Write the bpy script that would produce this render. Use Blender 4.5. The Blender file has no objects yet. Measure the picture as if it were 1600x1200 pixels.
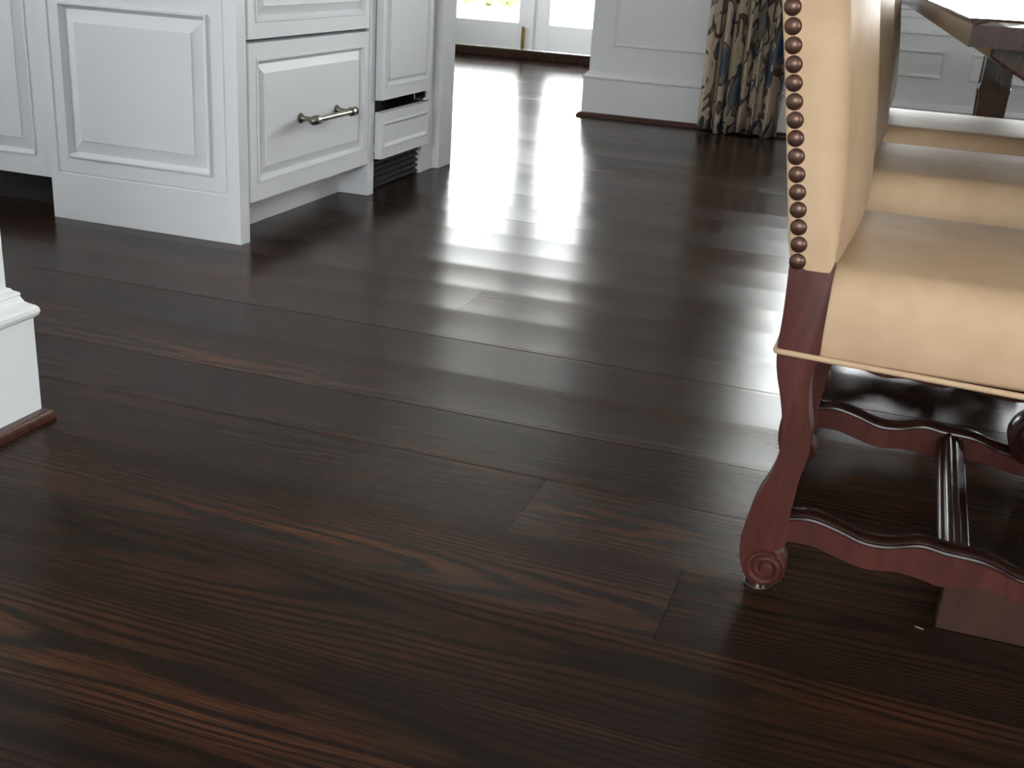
import bpy, bmesh, math, random
from mathutils import Vector, Matrix, noise

# ------------------------------------------------------------------ camera, sky, light, exposure
scene = bpy.context.scene
COL = scene.collection
random.seed(11)
rad = math.radians

CAM_H = 0.85
PITCH, ROLL, YAW = rad(20.83), rad(3.688), rad(17.856)
cp, sp, cy, sy = math.cos(PITCH), math.sin(PITCH), math.cos(YAW), math.sin(YAW)
fwd = Vector((-sy * cp, cy * cp, -sp))
right = Vector((cy, sy, 0))
up = right.cross(fwd)
r2 = right * math.cos(ROLL) + up * math.sin(ROLL)
u2 = up * math.cos(ROLL) - right * math.sin(ROLL)
cam_data = bpy.data.cameras.new('camera')
cam_data.sensor_width = 36.0
cam_data.lens = 36.0 * 1800.0 / 1600.0
cam_data.clip_start = 0.02
cam_data.clip_end = 300
cam = bpy.data.objects.new('camera', cam_data)
COL.objects.link(cam)
M4 = Matrix((r2, u2, -fwd)).transposed().to_4x4()
M4.translation = Vector((0, 0, CAM_H))
cam.matrix_world = M4
scene.camera = cam

world = bpy.data.worlds.new('overcast_sky')
scene.world = world
world.use_nodes = True
bg = world.node_tree.nodes['Background']
bg.inputs['Color'].default_value = (0.965, 0.975, 1.0, 1)
bg.inputs['Strength'].default_value = 24.0

scene.view_settings.view_transform = 'Standard'
scene.view_settings.look = 'None'
scene.view_settings.exposure = 0.3
scene.view_settings.gamma = 1.0
scene.view_settings.use_curve_mapping = False


def portal(name, loc, rot, sx, sy_):
    """Marks a window opening so the sky light through it is sampled well."""
    d = bpy.data.lights.new(name, 'AREA')
    d.shape = 'RECTANGLE'
    d.size, d.size_y = sx, sy_
    d.cycles.is_portal = True
    o = bpy.data.objects.new(name, d)
    COL.objects.link(o)
    o.location = loc
    o.rotation_euler = rot


# room openings (world metres): French doors, dining window; rear, kitchen, right and hall windows are added for fill
portal('portal_french_doors', (-3.1, 9.25, 1.2), (-math.pi / 2, 0, 0), 2.0, 2.1)
portal('portal_dining_window', (1.0, 6.5, 1.55), (-math.pi / 2, 0, 0), 3.1, 1.7)
portal('portal_rear_fill', (0.4, -2.75, 1.65), (math.pi / 2, 0, 0), 1.8, 1.2)
portal('portal_kitchen_fill', (-5.15, 0.9, 1.65), (0, -math.pi / 2, 0), 1.2, 1.4)
portal('portal_right_fill', (3.55, -0.9, 1.6), (0, math.pi / 2, 0), 1.2, 1.3)
portal('portal_hall_fill', (-5.15, 7.2, 1.5), (0, -math.pi / 2, 0), 1.4, 1.8)


# ------------------------------------------------------------------ material helpers
def mat(name, color, rough=0.5, metal=0.0, spec=0.5, coat=0.0, coat_rough=0.1):
    m = bpy.data.materials.new(name)
    m.use_nodes = True
    b = m.node_tree.nodes['Principled BSDF']
    b.inputs['Base Color'].default_value = (*color, 1)
    b.inputs['Roughness'].default_value = rough
    b.inputs['Metallic'].default_value = metal
    b.inputs['Specular IOR Level'].default_value = spec
    b.inputs['Coat Weight'].default_value = coat
    b.inputs['Coat Roughness'].default_value = coat_rough
    return m


class N:
    """Small node-building helper."""
    def __init__(self, m):
        self.t = m.node_tree
        self.b = m.node_tree.nodes['Principled BSDF']

    def new(self, typ, **kw):
        n = self.t.nodes.new(typ)
        for k, v in kw.items():
            setattr(n, k, v)
        return n

    def link(self, a, b):
        self.t.links.new(a, b)

    def put(self, sock, v):
        if isinstance(v, bpy.types.NodeSocket):
            self.link(v, sock)
        else:
            sock.default_value = v

    def math(self, op, a, b=None, c=None, clamp=False):
        n = self.new('ShaderNodeMath', operation=op)
        n.use_clamp = clamp
        self.put(n.inputs[0], a)
        if b is not None:
            self.put(n.inputs[1], b)
        if c is not None:
            self.put(n.inputs[2], c)
        return n.outputs[0]

    def xyz(self, x, y, z):
        n = self.new('ShaderNodeCombineXYZ')
        for i, v in enumerate((x, y, z)):
            self.put(n.inputs[i], v)
        return n.outputs[0]

    def sep(self, v):
        n = self.new('ShaderNodeSeparateXYZ')
        self.link(v, n.inputs[0])
        return n.outputs

    def noise(self, vec, scale, detail=3, rough=0.5, dist=0.0):
        n = self.new('ShaderNodeTexNoise')
        self.link(vec, n.inputs['Vector'])
        n.inputs['Scale'].default_value = scale
        n.inputs['Detail'].default_value = detail
        n.inputs['Roughness'].default_value = rough
        n.inputs['Distortion'].default_value = dist
        return n.outputs['Fac']

    def ramp(self, fac, stops, interp='LINEAR'):
        n = self.new('ShaderNodeValToRGB')
        n.color_ramp.interpolation = interp
        els = n.color_ramp.elements
        while len(els) < len(stops):
            els.new(0.5)
        for e, (p, c) in zip(els, stops):
            e.position = p
            e.color = (*c, 1) if len(c) == 3 else c
        self.link(fac, n.inputs[0])
        return n.outputs[0]

    def mix(self, fac, a, b, blend='MIX'):
        n = self.new('ShaderNodeMix', data_type='RGBA', blend_type=blend)
        self.put(n.inputs[0], fac)
        for s, v in ((n.inputs[6], a), (n.inputs[7], b)):
            if isinstance(v, tuple):
                v = (*v, 1)
            self.put(s, v)
        return n.outputs[2]

    def bump(self, h, strength, dist):
        n = self.new('ShaderNodeBump')
        n.inputs['Strength'].default_value = strength
        n.inputs['Distance'].default_value = dist
        self.link(h, n.inputs['Height'])
        self.link(n.outputs[0], self.b.inputs['Normal'])


def make_floor_wood():
    m = mat('dark_stained_oak', (0.03, 0.014, 0.009), 0.27, spec=0.09)
    n = N(m)
    pos = n.sep(n.new('ShaderNodeNewGeometry').outputs['Position'])
    loc = n.sep(n.new('ShaderNodeTexCoord').outputs['Object'])
    rnd = n.new('ShaderNodeObjectInfo').outputs['Random']
    seed = n.math('MULTIPLY', rnd, 61.0)
    x = n.math('ADD', pos[0], seed)
    yl = loc[1]
    # cathedral figure: nested parabolas along the board, bent by slow noise
    slow = n.noise(n.xyz(n.math('MULTIPLY', x, 1.1), n.math('MULTIPLY', yl, 6.0), seed), 1.0, 2, 0.5)
    mid = n.noise(n.xyz(n.math('MULTIPLY', x, 5.0), n.math('MULTIPLY', yl, 40.0), seed), 1.0, 3, 0.55)
    off = n.math('MULTIPLY', n.math('SUBTRACT', n.math('FRACT', n.math('MULTIPLY', rnd, 13.7)), 0.5), 0.16)
    yy = n.math('ADD', yl, off)
    para = n.math('MULTIPLY', n.math('MULTIPLY', yy, yy), 480.0)
    v = n.math('ADD', n.math('ADD', para, n.math('MULTIPLY', x, 2.2)),
               n.math('ADD', n.math('MULTIPLY', slow, 5.5), n.math('MULTIPLY', mid, 0.8)))
    ring = n.math('MULTIPLY_ADD', n.math('SINE', n.math('MULTIPLY', v, 6.2832)), 0.5, 0.5)
    line = n.ramp(ring, [(0.50, (0, 0, 0)), (0.93, (1, 1, 1))])
    fine = n.noise(n.xyz(n.math('MULTIPLY', x, 9.0), n.math('MULTIPLY', yl, 330.0), seed), 1.0, 4, 0.65)
    pore = n.ramp(fine, [(0.34, (0.25, 0.25, 0.25)), (0.60, (1, 1, 1))])
    figure = n.math('MULTIPLY', n.math('MULTIPLY_ADD', line, -0.80, 1.0), pore)
    # where the stain let the figure show through
    show = n.noise(n.xyz(n.math('MULTIPLY', x, 1.1), n.math('MULTIPLY', yl, 5.0), n.math('ADD', seed, 9.0)), 1.0, 3, 0.55)
    show = n.ramp(show, [(0.33, (0.22, 0.22, 0.22)), (0.70, (1, 1, 1))])
    figure = n.math('MULTIPLY', figure, show)
    col = n.ramp(figure, [(0.0, (0.0090, 0.0060, 0.0050)), (0.35, (0.0215, 0.0105, 0.0070)),
                          (0.70, (0.040, 0.0165, 0.0085)), (1.0, (0.075, 0.0275, 0.0115))])
    tone = n.math('MULTIPLY_ADD', n.math('FRACT', n.math('MULTIPLY', rnd, 7.31)), 0.35, 1.15)
    col = n.mix(1.0, col, n.xyz(tone, tone, tone), 'MULTIPLY')
    n.link(col, n.b.inputs['Base Color'])
    smear = n.noise(n.xyz(n.math('MULTIPLY', x, 2.0), n.math('MULTIPLY', pos[1], 5.0), seed), 1.0, 2)
    rgh = n.math('MULTIPLY_ADD', smear, 0.08, 0.15)
    rgh = n.math('MULTIPLY_ADD', n.math('FRACT', n.math('MULTIPLY', rnd, 23.1)), 0.08, rgh)
    n.link(rgh, n.b.inputs['Roughness'])
    n.bump(fine, 0.05, 0.0010)
    return m


def make_leather(name, color, dark):
    m = mat(name, color, 0.36, spec=0.16)
    n = N(m)
    tc = n.new('ShaderNodeTexCoord').outputs['Object']
    cl = n.noise(tc, 9.0, 3, 0.55)
    fac = n.ramp(cl, [(0.35, (0, 0, 0)), (0.72, (1, 1, 1))])
    n.link(n.mix(fac, color, dark), n.b.inputs['Base Color'])
    vor = n.new('ShaderNodeTexVoronoi')
    n.link(tc, vor.inputs['Vector'])
    vor.inputs['Scale'].default_value = 420.0
    n.bump(vor.outputs['Distance'], 0.16, 0.0006)
    n.link(n.math('MULTIPLY_ADD', cl, 0.12, 0.52), n.b.inputs['Roughness'])
    return m


def make_furniture_wood(name, a, b, rough, coat):
    m = mat(name, a, rough, coat=coat, coat_rough=0.12, spec=0.22)
    n = N(m)
    tc = n.sep(n.new('ShaderNodeTexCoord').outputs['Object'])
    v = n.xyz(n.math('MULTIPLY', tc[0], 26.0), n.math('MULTIPLY', tc[1], 26.0), n.math('MULTIPLY', tc[2], 5.0))
    g = n.noise(v, 1.6, 4, 0.6, 0.6)
    n.link(n.ramp(g, [(0.3, a), (0.7, b)]), n.b.inputs['Base Color'])
    return m


def make_paint(name, color, rough):
    m = mat(name, color, rough, spec=0.4)
    n = N(m)
    tc = n.new('ShaderNodeTexCoord').outputs['Object']
    g = n.noise(tc, 3.0, 3)
    c2 = tuple(c * 0.965 for c in color)
    n.link(n.mix(g, color, c2), n.b.inputs['Base Color'])
    n.bump(n.noise(tc, 140.0, 2), 0.03, 0.0005)
    return m


def make_curtain_print():
    m = mat('printed_linen', (0.5, 0.4, 0.3), 0.85, spec=0.15)
    n = N(m)
    uv = n.new('ShaderNodeTexCoord').outputs['UV']
    s = n.sep(uv)
    warp = n.noise(uv, 9.0, 2)
    u = n.math('ADD', s[0], n.math('MULTIPLY', n.math('SUBTRACT', warp, 0.5), 0.10))
    w = n.math('MULTIPLY', s[1], 0.62)
    w = n.math('ADD', w, n.math('MULTIPLY', n.math('SUBTRACT', warp, 0.5), 0.05))
    def cells(scale, shift):
        v_ = n.new('ShaderNodeTexVoronoi')
        v_.inputs['Scale'].default_value = scale
        v_.inputs['Randomness'].default_value = 0.8
        n.link(n.xyz(n.math('ADD', u, shift), w, 0.0), v_.inputs['Vector'])
        return v_.outputs['Distance']
    beige, brown, slate, navy = (0.52, 0.43, 0.35), (0.105, 0.068, 0.052), (0.095, 0.13, 0.17), (0.024, 0.045, 0.11)
    col = n.ramp(n.noise(uv, 30.0, 3), [(0.3, beige), (0.8, (0.42, 0.33, 0.25))])
    vn = n.noise(n.xyz(u, n.math('MULTIPLY', w, 0.9), 2.0), 7.0, 1, 0.4, 0.5)
    vine = n.math('LESS_THAN', n.math('ABSOLUTE', n.math('SUBTRACT', vn, 0.5)), 0.022)
    col = n.mix(vine, col, brown)
    lf = n.noise(n.xyz(n.math('MULTIPLY', u, 1.6), w, 5.0), 13.0, 1)
    col = n.mix(n.math('GREATER_THAN', lf, 0.63), col, (0.058, 0.078, 0.105))
    d2 = cells(8.0, 3.7)
    col = n.mix(n.math('LESS_THAN', d2, 0.27), col, brown)
    col = n.mix(n.math('LESS_THAN', d2, 0.22), col, slate)
    d1 = cells(5.0, 0.0)
    col = n.mix(n.math('LESS_THAN', d1, 0.41), col, brown)
    col = n.mix(n.math('LESS_THAN', d1, 0.375), col, (0.20, 0.19, 0.175))
    col = n.mix(n.math('LESS_THAN', d1, 0.30), col, slate)
    col = n.mix(n.math('LESS_THAN', d1, 0.22), col, (0.045, 0.080, 0.150))
    col = n.mix(n.math('LESS_THAN', d1, 0.12), col, navy)
    n.link(col, n.b.inputs['Base Color'])
    weave = n.noise(n.xyz(n.math('MULTIPLY', s[0], 900.0), n.math('MULTIPLY', s[1], 900.0), 0.0), 1.0, 1)
    n.bump(weave, 0.15, 0.0008)
    return m


def make_glass():
    m = bpy.data.materials.new('window_glass')
    m.use_nodes = True
    t = m.node_tree
    t.nodes.remove(t.nodes['Principled BSDF'])
    out = t.nodes['Material Output']
    tr = t.nodes.new('ShaderNodeBsdfTransparent')
    tr.inputs[0].default_value = (0.95, 0.97, 0.96, 1)
    gl = t.nodes.new('ShaderNodeBsdfGlossy')
    gl.inputs['Roughness'].default_value = 0.02
    fr = t.nodes.new('ShaderNodeFresnel')
    fr.inputs[0].default_value = 1.45
    mx = t.nodes.new('ShaderNodeMixShader')
    t.links.new(fr.outputs[0], mx.inputs[0])
    t.links.new(tr.outputs[0], mx.inputs[1])
    t.links.new(gl.outputs[0], mx.inputs[2])
    t.links.new(mx.outputs[0], out.inputs[0])
    return m


def make_ground(name, a, b, scale):
    m = mat(name, a, 0.9, spec=0.1)
    n = N(m)
    tc = n.new('ShaderNodeTexCoord').outputs['Object']
    n.link(n.mix(n.noise(tc, scale, 4), a, b), n.b.inputs['Base Color'])
    return m


M_FLOOR = make_floor_wood()
M_WALL = make_paint('white_trim_paint', (0.80, 0.81, 0.835), 0.40)
M_CEIL = make_paint('ceiling_paint', (0.78, 0.77, 0.75), 0.7)
M_PLASTER = make_paint('wall_plaster_paint', (0.74, 0.73, 0.70), 0.6)
M_CAB = make_paint('cabinet_lacquer', (0.735, 0.74, 0.775), 0.52)
M_SHOE = make_furniture_wood('shoe_mould_wood', (0.035, 0.012, 0.007), (0.075, 0.026, 0.012), 0.35, 0.2)
M_LEATHER = make_leather('tan_leather', (0.52, 0.362, 0.235), (0.445, 0.302, 0.19))
M_CHAIRWOOD = make_furniture_wood('mahogany_stain', (0.046, 0.0135, 0.0108), (0.088, 0.0235, 0.0180), 0.45, 0.0)
M_BLOCK = make_furniture_wood('shaded_block_wood', (0.036, 0.0165, 0.0125), (0.055, 0.024, 0.0185), 0.5, 0.0)  # darker, duller brown holds the recess shade on the foot block
M_CHAIRDARK = make_furniture_wood('mahogany_gloss', (0.012, 0.0042, 0.0034), (0.026, 0.0075, 0.0054), 0.24, 0.0)
M_TABLE = make_furniture_wood('table_dark_gloss', (0.016, 0.0065, 0.0048), (0.036, 0.012, 0.0078), 0.16, 0.6)
M_NAIL = mat('bronze_nailhead', (0.115, 0.062, 0.046), 0.38, metal=0.75)
M_PEWTER = mat('antique_pewter', (0.26, 0.25, 0.215), 0.30, metal=1.0)
M_BRASS = mat('aged_brass', (0.30, 0.20, 0.075), 0.38, metal=0.9)
M_BLACK = mat('black_plastic', (0.012, 0.012, 0.013), 0.45)
M_BLACKBOARD = mat('black_board_toe_shade', (0.010, 0.010, 0.010), 0.6)  # vent backing black; also gives the left toe recess its shade by colour
M_CURTAIN = make_curtain_print()
M_GLASS = make_glass()
M_STONE = make_ground('pale_worktop_stone', (0.55, 0.53, 0.50), (0.42, 0.40, 0.38), 14.0)
M_PATIO = make_ground('patio_stone', (0.50, 0.49, 0.46), (0.42, 0.41, 0.39), 3.0)
M_LAWN = make_ground('lawn_grass', (0.20, 0.30, 0.10), (0.30, 0.38, 0.17), 1.3)
M_LEAF = make_ground('shrub_leaf', (0.16, 0.26, 0.08), (0.26, 0.36, 0.14), 2.0)
M_STEM = make_ground('shrub_stem', (0.16, 0.12, 0.08), (0.10, 0.08, 0.05), 6.0)
M_STEEL = mat('brushed_steel', (0.55, 0.55, 0.55), 0.3, metal=1.0)


# ------------------------------------------------------------------ mesh helpers
def link(name, me, m=None, parent=None):
    o = bpy.data.objects.new(name, me)
    COL.objects.link(o)
    if m is not None and not me.materials:
        me.materials.append(m)
    if parent is not None:
        o.parent = parent
    return o


def obj(name, bm, m, parent=None, smooth=False, angle=None):
    bmesh.ops.recalc_face_normals(bm, faces=bm.faces)
    me = bpy.data.meshes.new(name)
    bm.to_mesh(me)
    bm.free()
    if smooth:
        me.polygons.foreach_set('use_smooth', [True] * len(me.polygons))
        if angle:
            me.set_sharp_from_angle(angle=rad(angle))
    return link(name, me, m, parent)


def tag(o, label, cat, group=None, kind=None):
    o['label'] = label
    o['category'] = cat
    if group:
        o['group'] = group
    if kind:
        o['kind'] = kind
    return o


def structure(o, label=None):
    o['kind'] = 'structure'
    if label:
        o['label'] = label
    return o


def empty(name, loc=(0, 0, 0)):
    o = bpy.data.objects.new(name, None)
    o.empty_display_size = 0.1
    COL.objects.link(o)
    o.location = loc
    return o


def add_box(bm, x0, x1, y0, y1, z0, z1, bev=0.0, seg=2):
    vs = [bm.verts.new(p) for p in ((x0, y0, z0), (x1, y0, z0), (x1, y1, z0), (x0, y1, z0),
                                    (x0, y0, z1), (x1, y0, z1), (x1, y1, z1), (x0, y1, z1))]
    fs = [bm.faces.new([vs[i] for i in f]) for f in ((3, 2, 1, 0), (4, 5, 6, 7), (0, 1, 5, 4),
                                                     (1, 2, 6, 5), (2, 3, 7, 6), (3, 0, 4, 7))]
    if bev > 0:
        es = list({e for f in fs for e in f.edges})
        bmesh.ops.bevel(bm, geom=es, offset=bev, segments=seg, profile=0.5, affect='EDGES')


def box(name, m, parent, x0, x1, y0, y1, z0, z1, bev=0.0):
    bm = bmesh.new()
    add_box(bm, x0, x1, y0, y1, z0, z1, bev)
    return obj(name, bm, m, parent)


def add_revolve(bm, origin, axis, prof, seg=16):
    """prof = [(distance along axis, radius)]"""
    axis = Vector(axis).normalized()
    a = axis.orthogonal().normalized()
    b = axis.cross(a)
    rings = []
    for d, r in prof:
        c = Vector(origin) + axis * d
        if r < 1e-6:
            rings.append([bm.verts.new(c)])
        else:
            rings.append([bm.verts.new(c + (a * math.cos(t) + b * math.sin(t)) * r)
                          for t in (2 * math.pi * i / seg for i in range(seg))])
    for p, q in zip(rings, rings[1:]):
        if len(p) == 1 and len(q) == 1:
            continue
        for i in range(seg):
            j = (i + 1) % seg
            if len(p) == 1:
                bm.faces.new((p[0], q[i], q[j]))
            elif len(q) == 1:
                bm.faces.new((p[i], p[j], q[0]))
            else:
                bm.faces.new((p[i], p[j], q[j], q[i]))
    if len(rings[0]) > 1:
        bm.faces.new(list(reversed(rings[0])))
    if len(rings[-1]) > 1:
        bm.faces.new(rings[-1])


def add_tube(bm, pts, r, seg=8, closed=False):
    pts = [Vector(p) for p in pts]
    n = len(pts)
    rings = []
    for i, p in enumerate(pts):
        if closed:
            t = pts[(i + 1) % n] - pts[i - 1]
        else:
            t = pts[min(i + 1, n - 1)] - pts[max(i - 1, 0)]
        t.normalize()
        ref = Vector((0, 0, 1)) if abs(t.z) < 0.9 else Vector((1, 0, 0))
        a = t.cross(ref).normalized()
        b = a.cross(t)
        rings.append([bm.verts.new(p + (a * math.cos(k) + b * math.sin(k)) * r)
                      for k in (2 * math.pi * q / seg for q in range(seg))])
    pairs = list(zip(rings, rings[1:])) + ([(rings[-1], rings[0])] if closed else [])
    for p, q in pairs:
        for i in range(seg):
            j = (i + 1) % seg
            bm.faces.new((p[i], p[j], q[j], q[i]))
    if not closed:
        bm.faces.new(list(reversed(rings[0])))
        bm.faces.new(rings[-1])


def add_prism(bm, outline, y0, y1, bev=0.0, seg=2):
    """outline in (x, z), extruded along y, front and back rims rounded by bev."""
    f = [bm.verts.new((x, y0, z)) for x, z in outline]
    b = [bm.verts.new((x, y1, z)) for x, z in outline]
    ff = bm.faces.new(f)
    fb = bm.faces.new(list(reversed(b)))
    k = len(f)
    for i in range(k):
        j = (i + 1) % k
        bm.faces.new((f[j], f[i], b[i], b[j]))
    if bev > 0:
        bmesh.ops.bevel(bm, geom=list(set(ff.edges) | set(fb.edges)), offset=bev, segments=seg,
                        profile=0.5, affect='EDGES')


def add_sweep(bm, path, prof, closed_prof=True):
    """Sweep a profile of (outward, z) along a plan path; outward is to the right of travel. Mitred corners."""
    path = [Vector((p[0], p[1])) for p in path]
    n = len(path)
    rings = []
    for i in range(n):
        d0 = (path[i] - path[i - 1]).normalized() if i > 0 else None
        d1 = (path[i + 1] - path[i]).normalized() if i < n - 1 else None
        d0 = d0 or d1
        d1 = d1 or d0
        n0 = Vector((d0.y, -d0.x))
        n1 = Vector((d1.y, -d1.x))
        mv = (n0 + n1)
        mv = mv / max(1e-6, mv.dot(n0))
        rings.append([bm.verts.new((path[i].x + mv.x * o, path[i].y + mv.y * o, z)) for o, z in prof])
    k = len(prof)
    for p, q in zip(rings, rings[1:]):
        for i in range(k if closed_prof else k - 1):
            j = (i + 1) % k
            bm.faces.new((p[i], q[i], q[j], p[j]))
    bm.faces.new(rings[0])
    bm.faces.new(list(reversed(rings[-1])))


def add_panel_face(bm, frame, w, h, rings, depth):
    """A panelled slab. frame(u, v, d) -> point; rings = [(inset_left, inset_right, inset_bottom, inset_top, height)].
    The first ring is the slab's face edge (height 0)."""
    loops = []
    back = [bm.verts.new(frame(u, v, -depth)) for u, v in ((0, 0), (w, 0), (w, h), (0, h))]
    bm.faces.new(list(reversed(back)))
    prev = back
    for (l, r, b, t, d) in rings:
        cur = [bm.verts.new(frame(u, v, d)) for u, v in ((l, b), (w - r, b), (w - r, h - t), (l, h - t))]
        for i in range(4):
            j = (i + 1) % 4
            bm.faces.new((prev[i], prev[j], cur[j], cur[i]))
        prev = cur
    bm.faces.new(prev)


def raised_rings(l, r, b, t, sink=0.0, slope=0.034, edge=0.0015):
    """Ogee moulding at inset (l,r,b,t), then a bevelled raised field."""
    def g(i, d):
        return (l + i, r + i, b + i, t + i, d)
    return [(edge, edge, edge, edge, 0.0), g(0, 0.0), g(0.0015, 0.0035), g(0.006, 0.0035), g(0.009, -0.001), g(0.013, -0.006),
            g(0.016, -0.0095), g(0.018, -0.0095), g(0.018 + slope, -0.0015), g(0.019 + slope, 0.0005)]


def frame_x(x, y0, z0):       # face looks to +X, u runs along +Y, v up
    return lambda u, v, d: (x + d, y0 + u, z0 + v)


def frame_my(y, x0, z0):      # face looks to -Y, u runs along +X, v up
    return lambda u, v, d: (x0 + u, y - d, z0 + v)


def smooth_curve(pts, per=5, closed=False):
    """Catmull-Rom through 2-D points."""
    out = []
    n = len(pts)
    rng = range(n) if closed else range(n - 1)
    for i in rng:
        if closed:
            p0, p1, p2, p3 = pts[i - 1], pts[i], pts[(i + 1) % n], pts[(i + 2) % n]
        else:
            p0, p1, p2, p3 = pts[max(i - 1, 0)], pts[i], pts[i + 1], pts[min(i + 2, n - 1)]
        for k in range(per):
            t = k / per
            out.append(tuple(0.5 * ((2 * p1[a]) + (-p0[a] + p2[a]) * t + (2 * p0[a] - 5 * p1[a] + 4 * p2[a] - p3[a]) * t * t
                                    + (-p0[a] + 3 * p1[a] - 3 * p2[a] + p3[a]) * t ** 3) for a in (0, 1)))
    if not closed:
        out.append(tuple(pts[-1]))
    return out


def copy_tree(o, parent=None, skip=()):
    c = o.copy()
    COL.objects.link(c)
    c.parent = parent
    for ch in list(o.children):
        if ch.name.split('.')[0] not in skip:
            copy_tree(ch, c, skip)
    return c


# ------------------------------------------------------------------ floor of wide planks
floor_bm = bmesh.new()
add_box(floor_bm, -5.1, 3.6, -2.7, 9.3, -0.06, -0.018)
floor = structure(obj('floor', floor_bm, M_FLOOR), 'dark stained wide-plank oak floor')

PLANK_W = 0.2045


def plank_mesh(i, cup, tilt, ease):
    """One board, 1 m long along x, slightly cupped, eased edges."""
    w = PLANK_W - 0.0001
    e = 0.0012
    ys = [-w / 2, -w / 2 + e] + [-w / 2 + e + (w - 2 * e) * k / 8 for k in range(1, 8)] + [w / 2 - e, w / 2]
    prof = []
    for k, y in enumerate(ys):
        z = cup * (2 * y / w) ** 2 + tilt * (2 * y / w)
        if k in (0, len(ys) - 1):
            z -= ease
        prof.append((y, z))
    bm = bmesh.new()
    stations = [(-0.5, -0.0004), (-0.49985, 0.0), (0.49985, 0.0), (0.5, -0.0004)]
    rows = [[bm.verts.new((x, y, z + dz)) for y, z in prof] for x, dz in stations]
    for a, b in zip(rows, rows[1:]):
        for k in range(len(prof) - 1):
            bm.faces.new((a[k], b[k], b[k + 1], a[k + 1]))
    low = [[bm.verts.new((x, y, -0.018)) for y in (-w / 2, w / 2)] for x in (-0.5, 0.5)]
    bm.faces.new([low[0][0]] + [v for v in rows[0]] + [low[0][1]])
    bm.faces.new([low[1][1]] + [v for v in reversed(rows[-1])] + [low[1][0]])
    bm.faces.new([low[0][0], low[1][0]] + [rows[k][0] for k in (3, 2, 1, 0)])
    bm.faces.new([low[1][1], low[0][1]] + [rows[k][-1] for k in (0, 1, 2, 3)])
    bmesh.ops.recalc_face_normals(bm, faces=bm.faces)
    me = bpy.data.meshes.new('plank')
    bm.to_mesh(me)
    bm.free()
    me.polygons.foreach_set('use_smooth', [True] * len(me.polygons))
    me.set_sharp_from_angle(angle=rad(18))
    me.materials.append(M_FLOOR)
    return me


plank_meshes = [plank_mesh(i, c, t, 0.00003) for i, (c, t) in enumerate(
    [(0.0010, 0.00016), (0.0006, -0.00018), (0.0012, 0.00028), (0.0008, 0.00028), (0.00045, -0.00014), (0.0010, -0.00010)])]
flat_meshes = [plank_mesh(0, 0.00010, 0.0, 0.0), plank_mesh(1, 0.00006, 0.00001, 0.0), plank_mesh(2, 0.00013, -0.00001, 0.0)]
mid_meshes = [plank_mesh(0, 0.00040, 0.00006, 0.0), plank_mesh(1, 0.00022, -0.00007, 0.0), plank_mesh(2, 0.00050, 0.00009, 0.0)]
rng = random.Random(5)
SEAM0 = 1.722
fixed_joint = {4: -0.978, -1: -0.482, -2: -0.204}     # butt joints one can see
for k in range(-6, 37):
    yc = SEAM0 + PLANK_W * (k + 0.5)
    if yc > 9.05 or yc < 0.45:
        continue
    x_lo, x_hi = (-3.6, 1.9) if yc < 5 else (-5.0, 1.6)
    if k in fixed_joint:
        j = fixed_joint[k]
        cuts = [j - 2.1, j, j + 1.9]
    else:
        c = x_lo + rng.uniform(0.3, 2.6)
        cuts = []
        while c < x_hi - 0.3:
            if not (yc < 3.6 and -1.6 < c < 0.2):
                cuts.append(c)
            c += rng.uniform(2.2, 3.4)
    xs = [x_lo] + [c for c in cuts if x_lo + 0.2 < c < x_hi - 0.2] + [x_hi]
    for a, b in zip(xs, xs[1:]):
        o = link('plank', rng.choice(plank_meshes if yc < 3.2 else mid_meshes if yc < 5.2 else flat_meshes), None, floor)
        o.location = ((a + b) / 2, yc, 0)
        o.scale = ((b - a) - 0.0003, 1, 1)

# ------------------------------------------------------------------ walls, ceiling
CEIL = 2.75
structure(box('ceiling', M_CEIL, None, -5.2, 3.6, -2.8, 9.3, CEIL, CEIL + 0.1), 'plain white ceiling')

# foreground wall end at the left
WLX, WLY = -1.412, 1.526
wall_left = structure(box('wall_left', M_WALL, None, -1.60, WLX, -2.7, WLY, 0, CEIL, 0.002), 'white wall end at the near left')
BASE_A = [(0, 0), (0.027, 0), (0.027, 0.192), (0.030, 0.194), (0.034, 0.198), (0.036, 0.204), (0.035, 0.210), (0.031, 0.215),
          (0.024, 0.219), (0.019, 0.223), (0.016, 0.229), (0.014, 0.234), (0.0155, 0.2365), (0.014, 0.240), (0.010, 0.2425),
          (0.007, 0.244), (0.004, 0.248), (0.0, 0.250)]
b = bmesh.new()
add_sweep(b, [(WLX, -2.7), (WLX, WLY), (-1.60, WLY)], BASE_A)
structure(obj('baseboard_left', b, M_WALL), 'tall white plinth with moulded cap, near left')
SHOE = [(0, 0), (0.017, 0), (0.0165, 0.006), (0.014, 0.013), (0.009, 0.018), (0.003, 0.0205), (0, 0.021)]
b = bmesh.new()
s_off = 0.027
add_sweep(b, [(WLX + s_off, -2.7), (WLX + s_off, WLY + s_off), (-1.60, WLY + s_off)], SHOE)
structure(obj('trim_1', b, M_SHOE, None, True, 40), 'dark wood shoe moulding along the near left plinth')

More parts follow.
